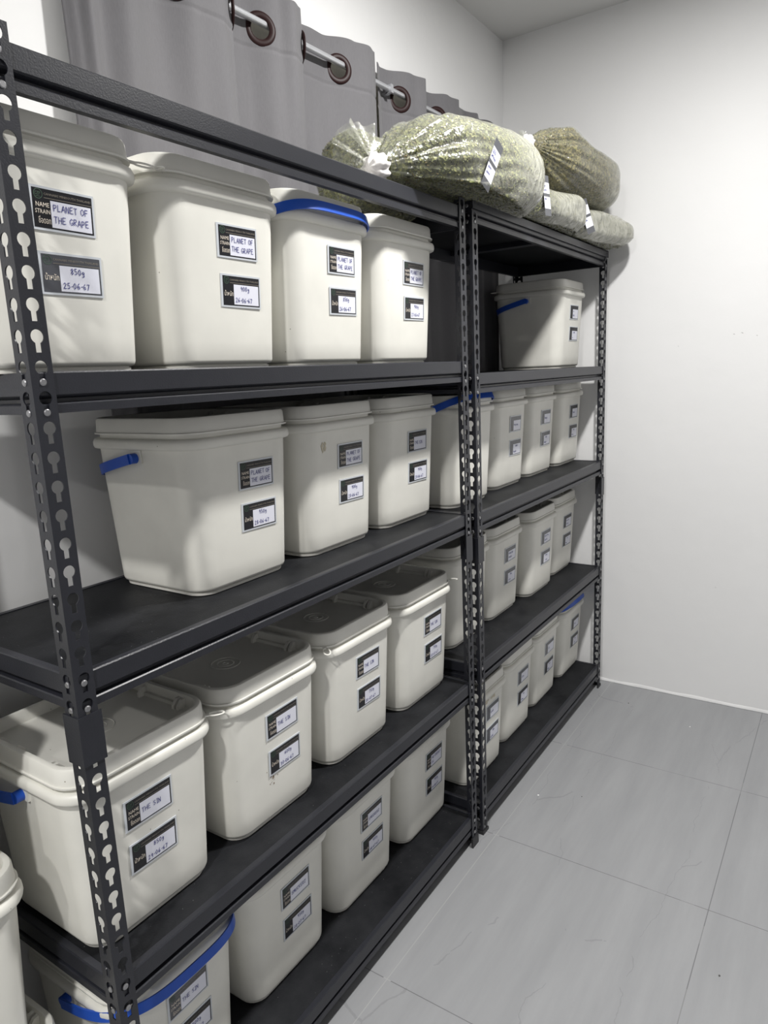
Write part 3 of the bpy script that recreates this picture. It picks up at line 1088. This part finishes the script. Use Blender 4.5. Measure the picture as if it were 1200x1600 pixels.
bucket(1.980, .100, z, 'ivory bucket second from the right wall on the bottom shelf, glare-paled upper label peeling', gf, ('~~~',), ('~~~', '~~~~'), seed=27, lx=.022, tones=('grey', 'black'), detail=False)
bucket(2.280, .100, z, 'ivory bucket on the bottom shelf nearest the right wall, blue handle over its rim', gf, ('~~~~',), ('~~~', '~~~'), handle='up', seed=28, lx=.024, detail=False)

# stack left of the rack
gs = 'stacked buckets standing left of the nearer rack'
bucket(-.163, .125, .085, 'lowest ivory bucket of the stack left of the nearer rack', gs, None, None, labels=False, rz=.02)
bucket(-.184, .125, .3870, 'ivory bucket with a wide rim in the middle of the stack at the left edge', gs, None, None, labels=False, rz=-.02)
bucket(-.205, .135, .6890, 'topmost ivory bucket of the stack at the left edge of the photo', gs, None, None, labels=False, rz=.02)
PL = empty('floor_platform', (-.165, .25, 0), 'low black base under the bucket stack', 'platform')
bm = bmesh.new()
for k in range(6):
    add_box(bm, -.13, .13, -.13 + k * .045, -.095 + k * .045, .070, .0845)
link('slat_deck', bm_mesh('slat_deck', bm), PL, ['foot'])
for fx in (-.115, .095):
    bm = bmesh.new()
    add_box(bm, fx, fx + .02, -.13, .13, 0, .0705)
    link('runner', bm_mesh('runner', bm), PL, ['foot'])


def patch(name, parent, pts, mat):
    """little irregular raised patches: list of polygons in bucket coordinates"""
    V, F = [], []
    for poly in pts:
        b = len(V)
        V.extend(poly)
        F.append(tuple(range(b, b + len(poly))))
    me = mesh_from(name, V, F)
    me.materials.append(MT[mat])
    return add_part(name, me, parent)


def fy(zc, e=.0006):
    return -(.1245 + .0125 * (zc - .014) / .248) - e


# tan tape on the left side, glue patch on the front
sx = lambda zc: -(.1225 + .0125 * (zc - .014) / .248) - .0006
patch('tape_scrap', b6, [[(sx(.215), -.070, .215), (sx(.215), -.048, .215), (sx(.17), -.045, .17), (sx(.145), -.055, .145), (sx(.18), -.066, .18)]], 'tan')
rnd = random.Random(4)
gl = []
for k in range(5):
    cx, cz = -.070 + rnd.uniform(-.006, .006), .238 + rnd.uniform(-.012, .012)
    gl.append([(cx + rnd.uniform(.002, .005) * cos(a), fy(cz + .004 * sin(a), .0005 + .0001 * k), cz + rnd.uniform(.003, .008) * sin(a)) for a in [i * pi / 4 for i in range(8)]])
patch('glue_mark', b6, gl, 'glue')
st = []
for k in range(26):
    cx, cz = -.022 + rnd.gauss(0, .006), .098 + rnd.gauss(0, .010)
    r = rnd.uniform(.0005, .0016)
    st.append([(cx + r * cos(a), fy(cz + r * sin(a), .0004 + k * 1e-5), cz + r * rnd.uniform(.7, 1.6) * sin(a)) for a in [i * pi / 3 for i in range(6)]])
patch('stain', b9, st, 'stain')
st = []
for k in range(14):
    cx, cz = -.01 + rnd.uniform(-.02, .05), .252 + rnd.uniform(-.004, .003)
    r = rnd.uniform(.002, .006)
    st.append([(cx + r * 1.6 * cos(a), fy(cz + r * .6 * sin(a), .0004 + k * 1e-5), cz + r * .6 * sin(a)) for a in [i * pi / 3 for i in range(6)]])
patch('tape_residue', b25, st, 'glue')

# ------------------------------------------------------------------ curtain
YROD = 0.413


def rodz(x):
    return 2.205 + 0.019 * x


def interp(pts, x):
    for i in range(len(pts) - 1):
        if x <= pts[i + 1][0]:
            a, b = pts[i], pts[i + 1]
            t = (x - a[0]) / (b[0] - a[0])
            t = max(0, min(1, t))
            t = t * t * (3 - 2 * t)
            return a[1] + (b[1] - a[1]) * t
    return pts[-1][1]


def curtain(ctrl, holes, label, zbot, topw):
    x0, x1 = ctrl[0][0], ctrl[-1][0]
    # sample densely along the path so sharp folds keep their cloth
    xs = []
    x = x0
    while x < x1:
        xs.append(x)
        a = interp(ctrl, x); b = interp(ctrl, x + .002)
        x += max(.0008, .004 / math.hypot(1, (b - a) / .002))
    xs.append(x1)
    zt = .066
    zsamp = [zt - i * .004 for i in range(36)]
    zz = zsamp[-1]
    while True:
        zz -= .02
        zsamp.append(zz)
        if rodz(x0) + zz < zbot: break
    V, F = [], []
    for dz in zsamp:
        for x in xs:
            z = rodz(x) + dz
            off = interp(ctrl, x)
            k = max(0, min(1, -dz / .45))
            amp = 1 - .45 * k
            o = off * amp + .006 * k * sin(x * 34 + 1.5 * z) + .003 * k * sin(x * 71 + z * 3)
            if dz > .0:
                z += topw * noise.noise(Vector((x * 13, 3, 0))) * (dz / .06)
            # hem seam
            if abs(dz + .055) < .003: o += .0018
            y = YROD + o
            y = min(y, YB - .006)
            if z < 1.85: y = max(y, D + .008)
            V.append((x + .003 * k * sin(z * 9 + x * 20), y, z))
    n = len(xs)
    for j in range(len(zsamp) - 1):
        for i in range(n - 1):
            xm = (xs[i] + xs[i + 1]) / 2
            zm = (zsamp[j] + zsamp[j + 1]) / 2
            # cut the eyelet openings, measured along the cloth
            cut = False
            for hx in holes:
                if abs(xm - hx) < .035 and abs(zm + .013) < .027:
                    p = Vector((xm, interp(ctrl, xm))); q = Vector((hx, interp(ctrl, hx)))
                    if math.hypot((p - q).length, zm + .013) < .0265: cut = True
            if cut: continue
            F.append((j * n + i, j * n + i + 1, (j + 1) * n + i + 1, (j + 1) * n + i))
    me = mesh_from('curtain_cloth', V, F)
    root = empty('curtain', ((x0 + x1) / 2, YROD, zbot), label, 'curtain', 'grey eyelet curtains on the rod')
    o = link('curtain_cloth', me, None, ['curtain'], True)
    o.parent = root
    o.matrix_parent_inverse = Matrix.Translation(-Vector(root.location))
    md = o.modifiers.new('thick', 'SOLIDIFY'); md.thickness = .0016; md.offset = 0
    for hx in holes:
        dx = .004
        tg = Vector((2 * dx, interp(ctrl, hx + dx) - interp(ctrl, hx - dx), 0)).normalized()
        nn = Vector((-tg.y, tg.x, 0))
        c = Vector((hx, YROD + interp(ctrl, hx), rodz(hx) - .013))
        V2, F2 = [], []
        na, nb = 36, 10
        for i in range(na):
            a = 2 * pi * i / na
            rad = tg * cos(a) + Vector((0, 0, 1)) * sin(a)
            for k in range(nb):
                b = 2 * pi * k / nb
                V2.append(c + rad * (.0310 + .0085 * cos(b)) + nn * .0036 * sin(b))
        for i in range(na):
            for k in range(nb):
                F2.append((i * nb + k, ((i + 1) % na) * nb + k, ((i + 1) % na) * nb + (k + 1) % nb, i * nb + (k + 1) % nb))
        e = link('eyelet', mesh_from('eyelet', V2, F2), None, ['brown'], True)
        e.parent = root
        e.matrix_parent_inverse = Matrix.Translation(-Vector(root.location))
        e['label'] = 'dark brown ring'
    return root


curtain([(.405, .02), (.425, .004), (.445, -.018), (.475, -.006), (.53, -.028), (.61, .004), (.70, -.030), (.77, -.034), (.815, -.020), (.829, -.004), (.838, .016), (.855, .024), (.882, .022),
         (.978, -.016), (1.02, -.034), (1.06, -.022), (1.077, -.004), (1.086, .016), (1.12, .024), (1.198, .022), (1.294, -.016), (1.35, -.032), (1.395, -.02), (1.405, .0)],
        [.655, .829, .932, 1.0775, 1.246], 'wide grey curtain hanging behind the nearer rack, with brown rings', 1.20, .010)
curtain([(1.455, .012), (1.49, .024), (1.514, .022), (1.610, -.018), (1.66, -.036), (1.685, -.022), (1.697, .006), (1.72, .026), (1.754, .024), (1.850, -.018), (1.91, -.024),
         (1.95, .0), (2.02, .012), (2.08, -.010), (2.15, .010), (2.22, -.008), (2.27, .0)],
        [1.562, 1.697, 1.802], 'narrower grey curtain right of the first, partly behind the big bag', 1.20, .012)
V, F = [], []
nx = 120
for j in range(26):
    for i in range(nx + 1):
        x = .47 + 1.42 * i / nx
        V.append((x, .4475 + .002 * sin(x * 60 + j * .1), rodz(x) + .022 - j * .02))
for j in range(25):
    for i in range(nx):
        F.append((j * (nx + 1) + i, j * (nx + 1) + i + 1, (j + 1) * (nx + 1) + i + 1, (j + 1) * (nx + 1) + i))
o = link('curtain_lining', mesh_from('curtain_lining', V, F), None, ['cream'], True)
md = o.modifiers.new('thick', 'SOLIDIFY'); md.thickness = .001
tag(o, 'cream lining cloth glimpsed through the curtain rings and between the two grey curtains', 'lining')
# rod with a bracket
root = empty('curtain_rod', (1.1, YROD, rodz(1.1)), 'pale metal rod threaded through the curtain rings', 'curtain rod')
V2, F2 = [], []
xa, xb = .28, 2.05
n = 16
for x in (xa, xb):
    for i in range(n):
        a = 2 * pi * i / n
        V2.append((x - 1.1, .0082 * cos(a), rodz(x) - rodz(1.1) + .0082 * sin(a)))
for i in range(n):
    F2.append((i, (i + 1) % n, n + (i + 1) % n, n + i))
F2.append(tuple(range(n))[::-1]); F2.append(tuple(range(n, 2 * n)))
add_part('rod_tube', link('x', mesh_from('rod_tube', V2, F2), None, ['rod'], True, 40).data, root)
bpy.data.objects.remove(bpy.data.objects['x'], do_unlink=True)
for bx in (1.50, .33, 2.02):
    bm = bmesh.new()
    zz = rodz(bx) - rodz(1.1)
    add_box(bm, bx - 1.1 - .006, bx - 1.1 + .006, .004, YB - YROD - .001, zz - .014, zz - .0085)
    add_box(bm, bx - 1.1 - .006, bx - 1.1 + .006, -.0115, .0100, zz - .0125, zz + .0115)
    add_box(bm, bx - 1.1 - .010, bx - 1.1 + .010, YB - YROD - .004, YB - YROD - .0005, zz - .03, zz + .02)
    link('wall_bracket', bm_mesh('wall_bracket', bm), root, ['rod'])


# ------------------------------------------------------------------ bags
def make_bag(A, B, ru, rw, zfloor, label, mats, knot=True, nflake=3000, haze0=.35, seed=1, taper=.42, endsharp=.5, frill=True, tail=False, bend=0.0, cards=None, zfun=None, fs=1.0):
    A = Vector(A); B = Vector(B)
    ax = (B - A)
    Ln = ax.length
    ax.normalize()
    hor = Vector((-ax.y, ax.x, 0)).normalized()      # horizontal, towards the wall
    if hor.y < 0: hor = -hor
    upv = hor.cross(ax)
    if upv.z < 0: upv = -upv
    rnd = random.Random(seed)

    def prof(t):
        neck = .10 + .90 * (min(1, t / taper)) ** .75 * (1.0 if t >= taper else (.6 + .4 * t / taper)) if knot else (1 - (1 - min(1, t / .3)) ** 2) ** .5
        if knot: neck = .13 + .87 * (lambda s: s * s * (3 - 2 * s) * .55 + .45 * s ** .6)(min(1, t / taper))
        e = 1.0
        if t > 1 - endsharp * .55:
            q = (t - (1 - endsharp * .55)) / (endsharp * .55)
            e = max(0.0, 1 - q ** 2.4) ** .5
        return neck * e

    def pt(t, phi, scale=1.0, rough=0.0):
        pr = prof(t) * scale
        c, s = cos(phi), sin(phi)
        sg = lambda v, p: (1 if v > 0 else -1) * abs(v) ** p
        cu, su = sg(c, .88), sg(s, .88)
        base = A + ax * (t * Ln)
        base.z += bend * sin(pi * t)
        lump = 1 + (.07 if knot else .17) * noise.noise(Vector((t * 3 + seed, c * 1.3, s * 1.3)))
        # pleats radiating from the knot and drape lines
        pl = 0
        if knot:
            k = max(0, 1 - t / .75)
            pl += .050 * k * sin(phi * 15 + 5 * noise.noise(Vector((t * 2, c * 2, s * 2 + seed))))
            pl += .030 * k * sin(phi * 31 + 3 * noise.noise(Vector((t * 5, c * 3, seed))))
        pl += .012 * noise.noise(Vector((t * 8 + seed, c * 6, s * 6)))
        if rough:
            pl += rough * noise.noise(Vector((t * Ln * 130, c * 16 * 1.2, s * 16 * 1.2)))
        p = base + hor * (ru * pr * cu * lump * (1 + pl)) + upv * (rw * pr * su * lump * (1 + pl))
        zf = zfun(p) if zfun else zfloor
        if p.z < zf + .004:
            p.z = zf + .004 + .25 * (1 - scale) * rw
        p.x = min(p.x, XR - .006 - (1 - scale) * .05)
        p.y = min(p.y, YROD - .055 if p.z > 1.8 else D - .02)
        return p
    root = empty('plant_bag', (B + A) / 2, label, 'bag', 'clear bags of dried plant matter on top of the racks')
    root.location.z = zfloor
    inv = Matrix.Translation(-Vector(root.location))

    def child(name, me, mats_, smooth=True, parent=None):
        o = link(name, me, None, mats_, smooth)
        o.parent = root
        o.matrix_parent_inverse = inv
        return o
    nt, npz = 96, 110
    V, F = [], []
    for i in range(nt + 1):
        t = .012 + (1 - .012) * i / nt
        for k in range(npz):
            V.append(pt(t, 2 * pi * k / npz))
    for i in range(nt):
        for k in range(npz):
            k2 = (k + 1) % npz
            F.append((i * npz + k, i * npz + k2, (i + 1) * npz + k2, (i + 1) * npz + k))
    me = mesh_from('bag_film', V, F)
    hz = me.attributes.new('haze', 'FLOAT', 'POINT')
    vals = []
    for i in range(nt + 1):
        t = i / nt
        for k in range(npz):
            ph = 2 * pi * k / npz
            e = max(0, min(1, (t - haze0 + .08 * noise.noise(Vector((cos(ph) * 2, sin(ph) * 2, t * 4 + seed)))) / .30))
            low = max(0, -sin(ph)) * .15
            vals.append(e * .50 + low * e)
    hz.data.foreach_set('value', vals)
    child('bag_film', me, ['film'])
    # contents: a rough core plus loose flakes
    V, F, MI = [], [], []
    nt2, np2 = 110, 120
    t0, t1 = (.06, .985)
    for i in range(nt2 + 1):
        t = t0 + (t1 - t0) * i / nt2
        for k in range(np2):
            V.append(pt(t, 2 * pi * k / np2, .955, .035))
    for i in range(nt2):
        for k in range(np2):
            k2 = (k + 1) % np2
            F.append((i * np2 + k, i * np2 + k2, (i + 1) * np2 + k2, (i + 1) * np2 + k)); MI.append(0)
    F.append(tuple(range(np2))); MI.append(0)
    F.append(tuple(nt2 * np2 + k for k in range(np2))[::-1]); MI.append(0)
    for q in range(nflake):
        t = rnd.uniform(t0, t1); ph = rnd.uniform(0, 2 * pi)
        c = pt(t, ph, .962, .03)
        s = rnd.uniform(.0020, .0055)
        d1 = Vector((rnd.gauss(0, 1), rnd.gauss(0, 1), rnd.gauss(0, 1))).normalized()
        d2 = d1.orthogonal().normalized()
        b = len(V)
        asp = rnd.uniform(.3, .7)
        V += [c - d1 * s, c + d2 * s * asp, c + d1 * s, c - d2 * s * asp]
        F.append((b, b + 1, b + 2, b + 3)); MI.append(rnd.choice((1, 1, 2, 1, 4, 2)) if noise.noise(c * 28) + .5 * noise.noise(c * 70) > -.06 else rnd.choice((3, 3, 2, 3, 4)))
    me = mesh_from('dried_plant_matter', V, F, MI)
    o = child('dried_plant_matter', me, mats, False)
    o['kind'] = 'stuff'
    if knot:
        # gathered white knot
        V, F = [], []
        n1, n2 = 26, 30
        cc = A - ax * .006
        for i in range(n1 + 1):
            th = pi * i / n1
            for k in range(n2):
                ph = 2 * pi * k / n2
                d = ax * cos(th) + (hor * cos(ph) + upv * sin(ph)) * sin(th)
                r = .030 * (.6 + .4 * min(1, fs)) * (1 + .16 * sin(ph * 9) * sin(th) + .12 * noise.noise(d * 3 + Vector((seed, 0, 0))))
                V.append(cc + d * r)
        for i in range(n1):
            for k in range(n2):
                k2 = (k + 1) % n2
                F.append((i * n2 + k, i * n2 + k2, (i + 1) * n2 + k2, (i + 1) * n2 + k))
        k_ = child('knot', mesh_from('knot', V, F), ['knot'])
        k_['label'] = 'white bunched plastic knot'
    if frill:
        # loose film fanning out past the knot, ruffled, open towards the top
        V, F = [], []
        n1, n2 = 22, 80
        for i in range(n1 + 1):
            t = i / n1
            for k in range(n2 + 1):
                a = radians(-14 + 128 * k / n2)
                R_ = fs * (.082 + .016 * noise.noise(Vector((a * 2.2, seed, 0))) + .005 * sin(a * 21)) * (.10 + .90 * t)
                side = fs * t ** 1.3 * (.016 * sin(a * 9 + seed) + .006 * sin(a * 23)) + .030 * fs * t
                p = A - ax * (cos(a) * R_ * 1.15 + .004) + upv * (sin(a) * R_) + hor * side
                p.y = min(p.y, YROD - .05)
                if p.z < zfloor + .003: p.z = zfloor + .003
                V.append(p)
        for i in range(n1):
            for k in range(n2):
                F.append((i * (n2 + 1) + k, i * (n2 + 1) + k + 1, (i + 1) * (n2 + 1) + k + 1, (i + 1) * (n2 + 1) + k))
        me = mesh_from('film_frill', V, F)
        a_ = me.attributes.new('haze', 'FLOAT', 'POINT')
        a_.data.foreach_set('value', [.14] * len(me.vertices))
        child('film_frill', me, ['film'])
    if cards:
        for (t, ph, rot, lines) in cards:
            p = pt(t, ph); pa = pt(t + .01, ph); pb = pt(t, ph + .05)
            e1 = (pa - p).normalized(); e2 = (pb - p).normalized()
            nrm = e1.cross(e2).normalized()
            if nrm.y > 0: nrm = -nrm
            cr = Vector((0, 0, 1))
            zx = (cr - nrm * cr.dot(nrm)).normalized()
            xx = zx.cross(nrm).normalized()
            zx = (Matrix.Rotation(rot, 3, nrm) @ zx).normalized()
            xx = zx.cross(nrm).normalized()
            if xx.x < 0: xx = -xx
            # strip with two writing boxes
            V, F, MI = [], [], []
            w_, h_ = .022, .056
            quad(V, F, MI, -w_, w_, -h_, h_, -.0002, 0)
            quad(V, F, MI, -w_ + .001, w_ - .001, .006, .036, -.0005, 1)
            quad(V, F, MI, -w_ + .001, w_ - .001, -.036, -.003, -.0005, 1)
            v2, f2 = [], []
            for s, zz in lines:
                write(v2, f2, s, -w_ + .004, zz, .0075, -.0008, .0005, len(s))
            b = len(V)
            V.extend(v2)
            for f in f2:
                F.append(tuple(b + i for i in f)); MI.append(2)
            mm = Matrix((xx, -nrm, zx)).transposed()
            V = [p + nrm * .006 + mm @ Vector(v) for v in V]
            child('bag_label', mesh_from('bag_label', V, F, MI), ['grey', 'white', 'ink'], False)
    return root


GREEN = ['herb', 'leafA', 'leafB', 'leafC', 'leafD']
OLIVE = ['herb2', 'leafD', 'leafB', 'leafC', 'leafD']
zt = LB[0] + .004
make_bag((.868, .050, 1.816), (1.590, .045, 1.918), .145, .124, zt - .010, 'largest clear bag of green chopped plant matter, lying across the join of the two racks',
         GREEN, nflake=15000, haze0=.52, seed=1, taper=.28, endsharp=.45, fs=1.15, cards=[(.36, pi + .02, -.38, [('GDG', .022), ('~~~~~', .011), ('~~~~', -.014), ('~~~~', -.027)])])
make_bag((1.44, .08, 1.868), (1.99, .015, 1.862), .105, .066, zt, 'flattened bag of green plant matter just right of the largest bag, on the rack top',
         GREEN, nflake=6000, haze0=.25, seed=2, knot=False, frill=False, taper=.25, endsharp=.4, cards=[(.33, pi - .05, .08, [('~~~', .022), ('~~~~', .011), ('~~~', -.014)])])
make_bag((1.90, .09, 1.862), (2.420, -.025, 1.862), .100, .060, zt, 'hazy small bag of green plant matter on the rack top, touching the right wall',
         GREEN, nflake=4000, haze0=.05, seed=3, knot=False, frill=False, taper=.25, endsharp=.35, cards=[(.25, pi - .15, .35, [('~~~', .018), ('~~~', -.016)])])
make_bag((1.77, .075, 2.072), (2.340, .020, 2.010), .112, .098, zt + .105, 'brownish bag of plant matter lying on top of two smaller bags',
         OLIVE, nflake=8000, haze0=.62, seed=4, taper=.28, endsharp=.35, fs=.45)
make_bag((1.165, .150, 1.835), (.885, .185, 1.846), .105, .094, 1.740, 'half-hidden bag of green plant matter sagging through the nearer open top frame',
         GREEN, nflake=7000, haze0=1.5, seed=5, knot=False, frill=False, taper=.25, endsharp=.5, bend=-.006)

# ------------------------------------------------------------------ small marks and crumbs
def crumb(x, y, s, mat, label, z=0.0):
    bm = bmesh.new()
    bmesh.ops.create_icosphere(bm, subdivisions=2, radius=s)
    for v in bm.verts:
        v.co.z *= .45
        v.co.x *= 1.3
        v.co *= 1 + .25 * noise.noise(v.co * 300)
    o = link('floor_crumb', bm_mesh('floor_crumb', bm), None, [mat], True)
    o.location = (x, y, z + s * .45)
    tag(o, label, 'debris', 'crumbs on the tiles')


def onf(px, py):
    d = fwd + (px - 600) / 1093.8 * r2 - (py - 800) / 1093.8 * u2
    c = Vector((-0.4888, -0.8467, 1.3852))
    return c + d * (-c.z / d.z)


for (px, py, s, m_, lb) in ((841, 1243, .0030, 'chip', 'white crumb on the grey tiles not far from the paired middle posts'),
                            (1078, 1136, .0025, 'chip', 'tiny white crumb on the tiles near the right wall'),
                            (1124, 1525, .0022, 'dark_mark', 'small dark crumb on the tiles at the lower right'),
                            (982, 1099, .0022, 'dark_mark', 'tiny dark crumb on the far tiles near the wall foot'),
                            (909, 1245, .0018, 'dark_mark', 'tiny dark crumb on the tiles, centre of the aisle')):
    p = onf(px, py)
    crumb(p.x, p.y, s, m_, lb)


def onw(px, py):
    d = fwd + (px - 600) / 1093.8 * r2 - (py - 800) / 1093.8 * u2
    c = Vector((-0.4888, -0.8467, 1.3852))
    return c + d * ((XR - c.x) / d.x)


bm = bmesh.new()
for (px, py, l, a) in ((1160, 520, .010, .3), (1147, 522, .008, .1), (1183, 524, .006, .5), (1060, 541, .004, 1.2), (1118, 918, .007, .8)):
    p = onw(px, py)
    q = Vector((0, cos(a), sin(a))) * l / 2
    n_ = Vector((0, -sin(a), cos(a))) * .0007
    vs = [bm.verts.new(p + Vector((-.0006, 0, 0)) + v) for v in (-q - n_ * .4, -n_, q, n_)]
    bm.faces.new(vs)
struct(link('trim_2', bm_mesh('trim_2', bm), None, ['dark_mark']))
